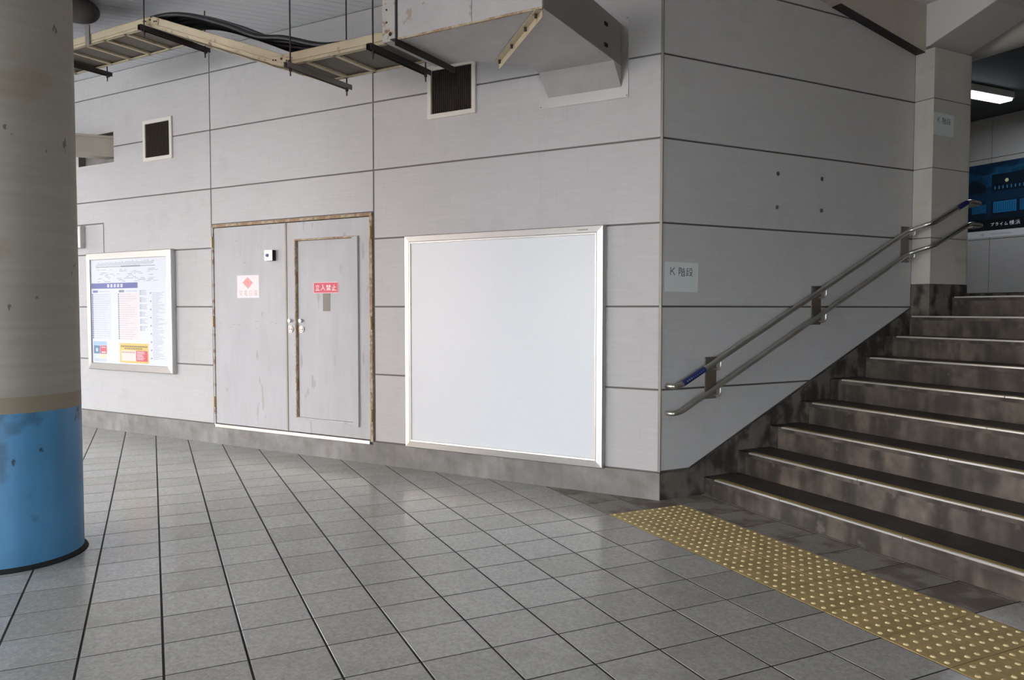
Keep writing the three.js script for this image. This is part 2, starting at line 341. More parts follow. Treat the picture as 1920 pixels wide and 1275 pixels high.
// ---------------------------------------------------------------- staircase
const SX = (k) => 3.63 + 0.33 * (k - 1), SH = (k) => 0.13 + 0.167 * (k - 1), STEPS = 9, ZR = (x) => K.z - Math.tan(FR) * (x - K.x), ZS = 4.2;
const stairs = group('staircase', [SX(1), 0, 1.3]); tag(stairs, 'worn brown stone staircase climbing to the right past the handrails', 'stairs');
{
  const ox = SX(1), oz = 1.3, PO = 0.179;                        // PO: front of the stair pillar, out of the wall
  const zAt = (x, out = 0.008) => ZR(x) + out / Math.cos(FR) - oz;
  for (let k = 1; k <= STEPS; k++) {
    const X0 = SX(k), X1 = k < STEPS ? SX(k + 1) + 0.03 : 6.56, x = X0 - ox, y = SH(k), yb = k > 1 ? SH(k - 1) : -0.01, z1 = ZS - 0.005 - oz, out = k < STEPS ? 0.008 : PO;
    const edge = (a, b) => [[a - ox, zAt(a, out)], [b - ox, zAt(b, out)]];
    const shape = (a, b) => { const e = edge(a, b); return [[a - ox, z1], [b - ox, z1], ...e.reverse()]; };
    const riser = part('riser', plan(shape(X0 + 0.004, X0 + 0.3), yb, y - 0.03), M.riser, stairs);
    part('riser_top', plan(shape(X0 + 0.003, X0 + 0.034), y - 0.034, y - 0.001), M.riser, stairs);
    part('tread', plan(shape(X0 + 0.03, X1), y - 0.035, y), M.tread, stairs);
    if (k === STEPS) part('landing_slab', box(6.562 - ox, 10.96 - ox, y - 0.12, y, -7.4 - oz, z1), M.tread, stairs);
    const ze = zAt(X0, out);
    if (k < 8) part('end_block', cbox(x + 0.001, x + 0.1, yb, y - 0.001, ze, ze + 0.085, 0.003), M.endBlock, riser);
    let z = ze + (k < 8 ? 0.12 : 0.02);
    while (z < z1 - 0.1) {                                        // nosing bars with small gaps
      const e = Math.min(z + rr(0.62, 1.05), z1);
      const bar = part('nosing_bar', cbox(x - 0.003, x + 0.018, y - 0.009, y + 0.003, z, e - 0.004, 0.0025), M.nosing, stairs);
      part('grip_strip', cbox(x + 0.018, x + 0.056, y - 0.004, y + 0.004, z, e - 0.004, 0.0015), M.grip, bar);
      z = e;
    }
  }
}

// ---------------------------------------------------------------- tactile paving
const tactile = group('tactile_paving', [3, 0, 0]); tag(tactile, 'yellow dotted tactile strip in front of the bottom step', 'tactile paving');
{
  const flat = Array.from({ length: 4 }, () => tileGeo(0.296, 0.296, 0.01, rnd(), rnd()));
  const dome = new THREE.CylinderGeometry(0.0068, 0.0118, 0.005, 10, 1); dome.translate(0, 0.0025, 0);
  const many = []; for (let a = 0; a < 5; a++) for (let b = 0; b < 5; b++) { const g = dome.clone(); g.translate((a - 2) * 0.0595, 0, (b - 2) * 0.0595); many.push(g); }
  const bumps = metreUV(mergeGeometries(many));
  for (let j = -4; j <= GZ1; j++) for (let i = 0; i < 2; i++) {
    const t = part('tactile_tile', flat[Math.floor(rnd() * 4)], M.tactile, tactile, [(i - 0.5) * P, rr(0, 0.001), (j + 0.5) * P]);
    part('bumps', bumps, M.tactileTop, t).userData.kind = 'stuff';
  }
}

// ---------------------------------------------------------------- ceiling and the rest of the hall
const CH = 3.94;
const ceiling = group('ceiling'); tag(ceiling, 'grey slatted metal ceiling over the concourse', null, null, 'structure');
part('soffit', box(-8, 6.35, CH + 0.02, CH + 0.35, -12.5, 9.3), M.darkCeiling, ceiling);
for (let z = -9; z < 3.2; z += 0.1) {
  const g = new THREE.BoxGeometry(1, 0.016, 0.094);
  const m = part('slat', g, M.ceiling, ceiling, [0, CH + 0.008, z + 0.05]); m.scale.x = 14.3; m.position.x = -0.8;
}
part('upper_soffit', box(6.3, 11.4, 4.12, 4.4, -8.3, 9.3), M.darkCeiling, ceiling);
part('soffit_step', box(6.3, 6.36, 3.94, 4.3, -8.3, 9.3), M.darkCeiling, ceiling);
const struct = (name, label) => tag(group(name), label, null, null, 'structure');
{
  const w = struct('wall_landing', 'grey panelled wall at the top of the stairs');
  part('backing', box(10.985, 11.3, 1.3, 4.4, -8.3, 9.3), M.sealant, w);
  const rows = [1.59, 2.37, 3.53, 4.12];
  for (let z = -8.56; z < 4.1; z += 0.9) for (let r = 0; r < 3; r++) part('panel', cbox(10.97, 10.99, rows[r] + 0.004, rows[r + 1] - 0.004, Math.max(-8.3, z + 0.004), Math.min(4.2, z + 0.896), 0.0015), M.farWall, w);
  part('skirting', box(10.965, 10.99, 1.4, 1.585, -8.3, 4.2), M.plinthDirty, w);
}
part('rear_wall_panel', slab([[-8.3, -0.05], [11.4, -0.05], [11.4, 4.3], [-8.3, 4.3]], 9, 9.3, 0, [[[-3.5, 0], [0.5, 0], [0.5, 2.6], [-3.5, 2.6]]]), M.farWall, struct('wall_rear', 'plain unseen wall behind the viewer with an opening added for fill light'));  // opening in this unseen wall added and sized to let in fill light
part('daylight_stop_panel', mergeGeometries([box(-8.3, -8, -0.05, 4.3, 4.5, 9.3), box(-8.3, -8, -0.05, 4.3, -12.5, -7.8)]), M.farWall, struct('wall_daylight_stop', 'unseen walls added on the left to narrow the daylight opening'));  // out-of-view walls added to limit daylight reaching the left wall
part('stair_side_panel', box(3.3, 11.3, 0, 4.3, 4.2, 4.45), M.farWall, struct('wall_stairs', 'plain wall along the open side of the stairs'));
{ const w = struct('wall_landing_end', 'plain wall closing the landing passage'); part('end_panel', box(6.0, 11.3, 1.3, 4.4, -8.6, -8.3), M.farWall, w); part('passage_panel', box(6.0, 6.3, 1.3, 4.4, -8.4, -1.6), M.farWall, w); }
part('eave_beam', box(-8.3, -8, 3.2, 4.3, -12.5, 9.3), M.pale, struct('trim_1', 'deep fascia beam along the open side of the hall'));
part('street_paving', mergeGeometries([box(-70, -8, -0.3, -0.05, -60, 50), box(-8, 30, -0.3, -0.05, 9.3, 50)]), M.asphalt, struct('floor_outside', 'pale paving of the open forecourt'));
{ // what the shiny frames mirror: a pale block with a red awning band across the forecourt
  const b = group('street_building', [-34, 0, -14]); tag(b, 'pale building with a red band across the forecourt, outside the picture', 'building');
  part('facade', box(-3, 0, 0, 11, -24, 22), std({ color: 0xd9d4ca, roughness: 0.8 }), b);
  part('red_band', box(0, 0.4, 1.9, 3.1, -4.3, 16), std({ color: 0xc8322f, roughness: 0.6 }), b);
}

// ---------------------------------------------------------------- round pillar
{
  const g = group('round_pillar', [-0.74, 0, -1.9]); tag(g, 'thick round pillar painted grey above and blue below', 'pillar');
  const shaft = (r, y0, y1) => { const c = new THREE.CylinderGeometry(r, r, y1 - y0, 72, 1, true); const uv = c.attributes.uv; for (let i = 0; i < uv.count; i++) uv.setXY(i, uv.getX(i) * 2.2, uv.getY(i) * (y1 - y0)); c.translate(0, (y0 + y1) / 2, 0); return c; };
  part('upper_shaft', shaft(0.35, 0.82, 3.94), M.pillar, g);
  part('stained_band', shaft(0.3503, 0.82, 0.905), std({ map: T.pillar, color: 0xeee3d2, roughness: 0.6 }), g).userData.label = 'faintly stained band above the blue paint';
  part('blue_shaft', shaft(0.3504, 0.02, 0.82), M.pillarBlue, g);
  const ring = new THREE.LatheGeometry([[0.34, 0], [0.372, 0], [0.368, 0.008], [0.352, 0.022], [0.34, 0.022]].map((p) => new THREE.Vector2(...p)), 72);
  part('base_caulk', ring, M.caulk, g);
}

// ---------------------------------------------------------------- pillar on the stairs with haunched beams
{
  const g = onR('stair_pillar', 2.735, SH(8), 0); tag(g, 'square panel-clad pillar standing on the upper steps', 'pillar');
  const W = 0.555, D = 0.175, base = 1.572 - SH(8), R = 0.06;
  const outline = (w0, w1, d, r) => { const p = [[w0, 0.002], [w0, d]]; for (let a = 0; a <= 6; a++) { const t = Math.PI / 2 * (1 - a / 6); p.push([w1 - r + Math.cos(t) * r, d - r + Math.sin(t) * r]); } p.push([w1, 0.002]); return p.map(([x, z]) => [x, z]).reverse(); };
  const ex = (pts, y0, y1) => { const e = new THREE.ExtrudeGeometry(poly(pts.map(([x, z]) => [x, -z])), { depth: y1 - y0, bevelEnabled: false }); e.rotateX(-Math.PI / 2); e.translate(0, y0, 0); return metreUV(e, rnd(), rnd()); };
  part('core', ex(outline(0.01, W - 0.01, D - 0.006, R), base, 2.25), M.sealant, g);
  part('stone_base', ex(outline(0.004, W - 0.02, D - 0.004, 0.01), 0, base), M.plinthDirty, g);
  const cuts = [1.572, 1.966, 2.556, 3.136, 3.56];
  for (let i = 0; i + 1 < cuts.length; i++) part('cladding_panel', ex(outline(0, W, D, R), cuts[i] - SH(8) + 0.004, cuts[i + 1] - SH(8) - 0.004), M.pale, g);
}
{ // beams
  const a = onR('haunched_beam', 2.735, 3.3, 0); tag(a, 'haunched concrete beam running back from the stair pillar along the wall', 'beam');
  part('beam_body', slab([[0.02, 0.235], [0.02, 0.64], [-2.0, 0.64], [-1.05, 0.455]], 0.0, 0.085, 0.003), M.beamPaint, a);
  { const e = part('edge_shade_strip', cbox(0, 1.075, -0.002, 0.004, 0, 0.087, 0.001), M.darkSteel, a, [-1.05, 0.452, 0]); e.rotation.z = Math.atan2(-0.22, 1.07); }  // thin dark strip standing in for shade under the beam's lower edge
  const b = onR('haunched_beam', 2.735, 3.3, 0); tag(b, 'haunched beam with white side springing from the stair pillar towards the viewer', 'beam');
  // profile in out,y pushed along u
  const prof = [[0.06, 0.28], [0.06, 0.66], [3.2, 0.66], [0.86, 0.56]];
  const ex = new THREE.ExtrudeGeometry(poly([[-0.3, 0.255], [0.12, 0.29], [0.66, 0.475], [3.4, 0.6], [3.4, 0.66], [-0.3, 0.66]]), { depth: 0.53, bevelEnabled: true, bevelThickness: 0.004, bevelSize: 0.004, bevelSegments: 1 });
  ex.rotateY(-Math.PI / 2); ex.translate(0.545, 0, 0);            // x -> z, z -> -x
  part('beam_body', metreUV(ex), M.whitePaint, b);
  const p = group('overhead_pipe', [6.78, 3.62, -1.5]); tag(p, 'pale overhead pipe behind the top of the stair pillar', 'pipe');
  const c = cyl(0.17, 6.4, 0, 0.17, -0.6, 'z', 28); part('pipe_body', c, M.pale, p);
}

// ---------------------------------------------------------------- handrails
{
  const g = onR('double_handrail', 0, 0, 0); tag(g, 'double stainless handrail climbing the wall beside the steps', 'handrail');
  const o = 0.07, rail = (y0, rad, slope, uEnd, yEnd, name) => {
    const u1 = 2.6, ys = y0 + slope * (u1 - 0.13);
    return part(name, pipe([[0.055, y0 - 0.006, 0.015], [0.055, y0 - 0.006, o], [0.13, y0, o], [u1, ys, o], [u1 + 0.02, ys + 0.045, 0.235], [u1 + 0.085, ys + 0.062, 0.245], [uEnd, yEnd, 0.245], [uEnd + 0.19, yEnd - 0.004, 0.235], [uEnd + 0.21, yEnd - 0.01, 0.13], [3.296, yEnd - 0.014, 0.07]], rad, 0.045), M.railSteel, g);
  };
  const up = rail(0.822, 0.0195, 0.487, 3.14, 2.287, 'upper_rail'), lo = rail(0.629, 0.0172, 0.487, 3.17, 2.098, 'lower_rail');
  const upY = (u) => 0.822 + 0.487 * (u - 0.13), loY = (u) => 0.629 + 0.487 * (u - 0.13);
  for (const u of [0.465, 1.56, 2.64]) {
    const yt = upY(u) + 0.025, yb = loY(u) - 0.09;
    const b = part('wall_plate', cbox(u - 0.055, u + 0.055, yb, yt, 0, 0.006, 0.002), M.plateSteel, g);
    for (const y of [upY(u), loY(u)]) part('bracket_arm', pipe([[u + 0.035, y - 0.065, 0.004], [u + 0.035, y - 0.065, o], [u + 0.035, y, o]], 0.0075, 0.03, 10), M.railSteel, b);
  }
  const sleeve = (u0, u1, y, oo) => pipe([[u0, y(u0), oo], [(u0 + u1) / 2, y((u0 + u1) / 2), oo], [u1, y(u1), oo]], 0.0212, 0.01, 16);
  part('blue_sleeve', sleeve(0.15, 0.345, upY, o), M.blueSleeve, g).userData.label = 'dark blue information sleeve near the lower end';
  const colY = (u) => { const y0 = upY(2.6) + 0.062; return y0 + (2.287 - y0) * (u - 2.685) / 0.455; };
  part('blue_sleeve', sleeve(2.985, 3.11, colY, 0.245), M.blueSleeve, g).userData.label = 'dark blue information sleeve near the upper end';
  // faint print on the lower sleeve: pale dashes
  for (let i = 0; i < 9; i++) { const u = 0.17 + i * 0.0185; part('sleeve_print', cbox(u, u + (i < 3 ? 0.011 : 0.007), upY(u + 0.004) + 0.002, upY(u + 0.004) + (i < 3 ? 0.012 : 0.008), o + 0.0185, o + 0.0212, 0.0004), M.greyCable, g); }
}

// ---------------------------------------------------------------- canvas prints
const G = {   // hand-drawn stroke glyphs in a 100 by 100 box
  kai: [[10, 6, 10, 96], [10, 8, 33, 8, 20, 34, 33, 50, 24, 66, 12, 62], [44, 8, 44, 44], [44, 26, 62, 22], [44, 44, 64, 40], [74, 8, 74, 42, 95, 42, 95, 34], [92, 16, 74, 26], [66, 48, 58, 56], [46, 57, 90, 57, 90, 95, 46, 95, 46, 57], [46, 76, 90, 76]],
  dan: [[38, 8, 12, 16], [12, 16, 12, 96], [12, 38, 40, 38], [12, 62, 40, 62], [4, 88, 42, 80], [56, 10, 54, 32, 46, 44], [56, 10, 80, 10, 80, 34, 95, 34], [50, 54, 88, 54, 72, 80, 48, 96], [56, 60, 72, 80, 96, 96]],
  tatsu: [[50, 6, 50, 22], [12, 24, 88, 24], [32, 36, 38, 78], [68, 36, 60, 82], [6, 88, 94, 88]],
  iri: [[32, 10, 50, 12, 44, 52, 8, 92], [50, 20, 60, 58, 93, 92]],
  kin: [[6, 20, 46, 20], [27, 5, 27, 50], [27, 22, 8, 44], [27, 24, 44, 40], [54, 20, 94, 20], [73, 5, 73, 50], [73, 22, 54, 44], [73, 24, 93, 42], [26, 57, 74, 57], [8, 71, 92, 71], [50, 71, 50, 97], [32, 78, 14, 93], [68, 78, 88, 93]],
  shi: [[50, 6, 50, 88], [50, 44, 84, 44], [24, 40, 24, 88], [5, 90, 95, 90]],
  hen: [[50, 3, 50, 16], [8, 18, 92, 18], [40, 18, 38, 44], [60, 18, 60, 46], [24, 26, 12, 42], [74, 26, 88, 42], [40, 48, 18, 70], [36, 57, 74, 57, 54, 80, 14, 97], [34, 62, 60, 82, 92, 97]],
  den: [[22, 8, 78, 8], [10, 34, 10, 20, 90, 20, 90, 34], [50, 8, 50, 44], [24, 29, 40, 29], [60, 29, 76, 29], [24, 38, 40, 38], [60, 38, 76, 38], [22, 50, 78, 50, 78, 80, 22, 80, 22, 50], [22, 65, 78, 65], [50, 46, 50, 93, 94, 93, 94, 84]],
  setsu: [[24, 5, 28, 13], [5, 20, 44, 20], [12, 34, 40, 34], [12, 47, 40, 47], [12, 60, 40, 60, 40, 92, 12, 92, 12, 60], [58, 10, 56, 32, 48, 44], [58, 10, 80, 10, 80, 34, 95, 34], [50, 54, 88, 54, 72, 80, 48, 96], [56, 60, 72, 80, 96, 96]],
  bi: [[22, 5, 5, 44], [15, 30, 15, 97], [32, 16, 95, 16], [50, 5, 50, 27], [76, 5, 76, 27], [36, 36, 95, 36], [37, 36, 35, 70, 26, 95], [46, 94, 46, 49, 89, 49, 89, 94], [46, 63, 89, 63], [46, 77, 89, 77], [67, 49, 67, 95]],
  yoko: [[5, 28, 41, 28], [23, 5, 23, 97], [23, 32, 5, 66], [25, 36, 39, 54], [48, 14, 95, 14], [60, 5, 60, 29], [82, 5, 82, 29], [44, 30, 98, 30], [52, 41, 91, 41, 91, 75, 52, 75, 52, 41], [52, 58, 91, 58], [71, 30, 71, 75], [62, 81, 46, 96], [80, 81, 96, 96]],
  hama: [[12, 9, 25, 18], [5, 34, 18, 42], [6, 94, 25, 62], [82, 7, 46, 16], [46, 16, 46, 63], [46, 37, 94, 37], [74, 37, 74, 63], [32, 64, 98, 64], [54, 72, 37, 94], [76, 72, 95, 94]],
  pu: [[10, 24, 78, 24, 68, 58, 28, 92], [84, 8, 94, 8, 94, 19, 84, 19, 84, 8]],
  ra: [[22, 12, 80, 12], [12, 38, 86, 38, 74, 68, 32, 94]],
  i: [[80, 8, 50, 40, 8, 60], [52, 38, 52, 95]],
  mu: [[46, 8, 16, 83, 84, 78], [66, 54, 93, 93]],
  K: [[16, 6, 16, 94], [80, 6, 18, 58], [38, 44, 84, 94]],
};
function glyph(c, name, x, y, s, w, color, sx = 1) {
  c.strokeStyle = color; c.lineWidth = w; c.lineCap = 'butt'; c.lineJoin = 'miter';
  for (const st of G[name]) { c.beginPath(); for (let i = 0; i < st.length; i += 2) { const px = x + st[i] / 100 * s * sx, py = y + st[i + 1] / 100 * s; i ? c.lineTo(px, py) : c.moveTo(px, py); } c.stroke(); }
}
function print(w, h, draw, extra = {}) {
  const cv = document.createElement('canvas'); cv.width = w; cv.height = h; draw(cv.getContext('2d'), w, h);
  const t = new THREE.CanvasTexture(cv); t.colorSpace = THREE.SRGBColorSpace;
  return std({ map: t, roughness: 0.6, ...extra });
}
function sheet(w, h, t) {      // thin sheet whose front carries the print; edges take its border colour
  const g = new THREE.BoxGeometry(w, h, t); g.translate(0, 0, t / 2); const uv = g.attributes.uv, n = g.attributes.normal;
  for (let i = 0; i < uv.count; i++) if (n.getZ(i) < 0.5) uv.setXY(i, 0.01, 0.01);
  return g;
}
const paperPrint = print(512, 350, (c, w, h) => {
  c.fillStyle = '#d6dcda'; c.fillRect(0, 0, w, h);
  glyph(c, 'K', 76, 58, 104, 9, '#3d4646', 0.9); glyph(c, 'kai', 204, 58, 108, 8, '#3d4646'); glyph(c, 'dan', 324, 60, 106, 8, '#3d4646');
});
const paper1 = onR('paper_notice', 0.185, 1.588, 0.0); tag(paper1, 'white paper lettered K and two characters on the wall beside the corner', 'notice');
paper1.rotation.z = -0.012; part('paper_sheet', sheet(0.306, 0.21, 0.0012), paperPrint, paper1);
const paper2 = onR('paper_notice', 2.735 + 0.14, 2.925, 0.1755); tag(paper2, 'taped white paper notice on the square stair pillar', 'notice');
paper2.rotation.z = -0.006; part('paper_sheet', sheet(0.27, 0.185, 0.0012), paperPrint, paper2);
part('tape', sheet(0.03, 0.12, 0.0006), std({ color: 0xe6e6e4, roughness: 0.15 }), paper2, [-0.12, -0.005, 0.0012]);

// ---------------------------------------------------------------- double door
{
  const u0 = -4.66, u1 = -2.6, g = onW('door_1', u0, 0.19, 0); tag(g, 'pair of grey steel service doors in a rusty frame', null, null, 'structure');
  const W = u1 - u0, H = 2.005, mid = 1.028;
  part('backing', box(0, W, 0, H, -0.1, -0.03), M.ventDark, g);
  part('head_frame', cbox(0, W, H - 0.028, H, -0.05, 0.012, 0.003), M.rust, g);
  part('jamb', cbox(0, 0.022, 0, H - 0.028, -0.05, 0.01, 0.003), M.rustLight, g);
  part('jamb', cbox(W - 0.03, W, 0, H - 0.028, -0.05, 0.01, 0.003), M.rust, g);
  part('threshold', cbox(0.022, W - 0.03, -0.022, 0.012, -0.05, 0.02, 0.004), M.steel, g);
  const left = part('door_leaf', slab([[0.027, 0.017], [mid - 0.003, 0.017], [mid - 0.003, H - 0.034], [0.027, H - 0.034]], -0.035, 0.002, 0.003), M.door, g);
  // right leaf with a raised inner wicket panel
  const px0 = 1.145, px1 = 1.9, py0 = 0.15, py1 = 1.805;
  const right = part('door_leaf', slab([[mid + 0.003, 0.017], [W - 0.034, 0.017], [W - 0.034, H - 0.034], [mid + 0.003, H - 0.034]], -0.035, 0.002, 0.003, [[[px0, py0], [px1, py0], [px1, py1], [px0, py1]]]), M.door, g);
  part('wicket_panel', slab([[px0 + 0.012, py0 + 0.006], [px1 - 0.006, py0 + 0.006], [px1 - 0.006, py1 - 0.008], [px0 + 0.012, py1 - 0.008]], -0.035, -0.012, 0.003), M.door, right);
  for (const [n, geo, m] of [['wicket_frame', cbox(px0 - 0.006, px1 + 0.006, py1 - 0.008, py1 + 0.008, -0.02, 0.014, 0.002), M.rust], ['wicket_frame', cbox(px0 - 0.008, px0 + 0.006, py0, py1, -0.02, 0.014, 0.002), M.rust], ['wicket_frame', cbox(px1 - 0.06, px1 + 0.006, py0 - 0.03, py1, -0.02, 0.022, 0.002), M.door], ['wicket_frame', cbox(px0, px1, py0 - 0.012, py0 + 0.008, -0.02, 0.012, 0.002), M.door]]) part(n, geo, m, right);
  part('meeting_strip', cbox(mid - 0.016, mid + 0.004, 0.017, H - 0.034, -0.01, 0.01, 0.002), std({ color: 0xaea496, roughness: 0.6 }), left);
  for (const y of [1.827, 1.04, 0.23]) for (const [x, leaf] of [[0.006, left], [W - 0.02, right]]) part('hinge', mergeGeometries([cyl(0.0095, 0.058, x + 0.008, y + 0.03, 0.016), cyl(0.0095, 0.05, x + 0.008, y - 0.027, 0.016), cbox(x + 0.008, x + 0.02, y - 0.05, y + 0.055, 0.0, 0.012, 0.002)].map((q) => q.index ? q.toNonIndexed() : q)), y > 1.5 || x > 1 ? M.brass : M.brass, leaf);
  for (const x of [1.079, 1.203]) {
    const z = x > 1.15 ? -0.012 : 0.002;
    part('lock_cylinder', cyl(0.017, 0.03, x - 0.002, 1.058, z + 0.015, 'z', 20), M.steel, right);
    const e = part('turn_handle', cyl(0.03, 0.012, x, 0.978, z + 0.006, 'z', 28), M.steel, right);
    part('thumb_grip', cbox(x - 0.02, x + 0.02, 0.973, 0.983, z + 0.01, z + 0.02, 0.002), M.plateSteel, e);
    part('handle_ring', new THREE.TorusGeometry(0.022, 0.003, 8, 28).translate(x, 0.978, z + 0.012), M.plateSteel, e);
  }
  part('tape_residue', sheet(0.092, 0.16, 0.0006), std({ color: 0x99918a, roughness: 0.9 }), right, [1.512, 1.228, -0.012]).userData.label = 'brown tape residue below the red sign';
  for (let i = 0; i < 16; i++) { const x = rr(0.1, 0.95), y = rnd() < 0.6 ? rr(0.95, 1.05) : rr(1.6, 1.95); part('scratch', new THREE.BoxGeometry(rr(0.01, 0.05), 0.0025, 0.0006).rotateZ(rr(-0.25, 0.35)), M.plateSteel, left, [x, y, 0.0022]); }
}
const s1 = onW('warning_sign', -4.152, 1.574, 0.0025); tag(s1, 'faded white sign with red diamond on the left door', 'sign');
part('sign_sheet', sheet(0.304, 0.219, 0.0015), print(420, 300, (c, w, h) => {
  c.fillStyle = '#f7e9ea'; c.fillRect(0, 0, w, h); c.fillStyle = '#f2a6a2'; c.beginPath(); c.moveTo(205, 24); c.lineTo(305, 102); c.lineTo(212, 178); c.lineTo(106, 96); c.closePath(); c.fill();
  c.strokeStyle = '#ef9a96'; c.lineWidth = 5; c.beginPath(); c.moveTo(206, 55); c.lineTo(190, 100); c.lineTo(222, 98); c.lineTo(208, 142); c.stroke();
  ['hen', 'den', 'setsu', 'bi'].forEach((n, i) => glyph(c, n, 30 + i * 94, 196, 82, 6, '#d9c3b8'));
}), s1);
const s2 = onW('no_entry_sign', -3.155, 1.551, -0.0098); tag(s2, 'small red sign with four white characters on the right door', 'sign');
part('sign_sheet', sheet(0.302, 0.1, 0.0015), print(480, 160, (c, w, h) => {
  c.fillStyle = '#f6c9cc'; c.fillRect(0, 0, w, h); c.fillStyle = '#e2606e'; c.fillRect(9, 9, w - 18, h - 18);
  ['tatsu', 'iri', 'kin', 'shi'].forEach((n, i) => glyph(c, n, 32 + i * 106, 32, 96, 10, '#fbeeee'));
}), s2);
{
  const b = onW('door_buzzer', -3.82, 1.862, 0.002); tag(b, 'small steel switch box with a blue button on the left door', 'switch');
  part('housing', cbox(-0.05, 0.05, -0.05, 0.05, 0, 0.045, 0.004), M.black, b);
  part('face_plate', cbox(-0.052, 0.052, -0.05, 0.05, 0.045, 0.049, 0.0015), M.steel, b);
  part('push_button', cyl(0.014, 0.014, -0.012, 0, 0.055, 'z', 20), std({ color: 0x2b3a7a, roughness: 0.35 }), b);
  part('button_ring', new THREE.TorusGeometry(0.016, 0.003, 8, 24).translate(-0.012, 0, 0.05), M.railSteel, b);
  for (const y of [-0.036, 0.036]) part('screw', cyl(0.004, 0.003, 0, y, 0.05, 'z', 10), M.plateSteel, b);
}

// ---------------------------------------------------------------- framed boards
function board(name, label, category, u, y, w, h, prof, depth, panelMat, panelName, glassZ) {
  const g = onW(name, u, y, 0); tag(g, label, category);
  for (const s of frameSides(w, h, prof)) part('frame_bar', s, M.steel, g);
  part('back_box', box(-w / 2 + 0.004, w / 2 - 0.004, -h / 2 + 0.004, h / 2 - 0.004, 0, depth - 0.012), M.strut, g);
  const i = prof[prof.length - 1][0];
  part(panelName, sheet(w - 2 * i + 0.004, h - 2 * i + 0.004, 0.003), panelMat, g, [0, 0, depth - 0.011]);
  if (glassZ) part('glass_pane', new THREE.BoxGeometry(w - 2 * i + 0.004, h - 2 * i + 0.004, 0.002), M.glass, g, [0, 0, glassZ]);
  return g;
}
const ad = board('advertising_board', 'large blank white advertising board in a steel frame near the corner', 'board', -1.318, 1.08, 1.806, 1.78, [[0, 0], [0, 0.04], [0.006, 0.047], [0.05, 0.052], [0.052, 0.048], [0.055, 0.052], [0.066, 0.05], [0.069, 0.04]], 0.05, M.adWhite, 'blank_panel');
part('maker_plate', cbox(0.69, 0.78, 0.855, 0.865, 0.0495, 0.0512, 0.0004), M.plateSteel, ad).userData.label = 'tiny maker mark on the top frame bar';
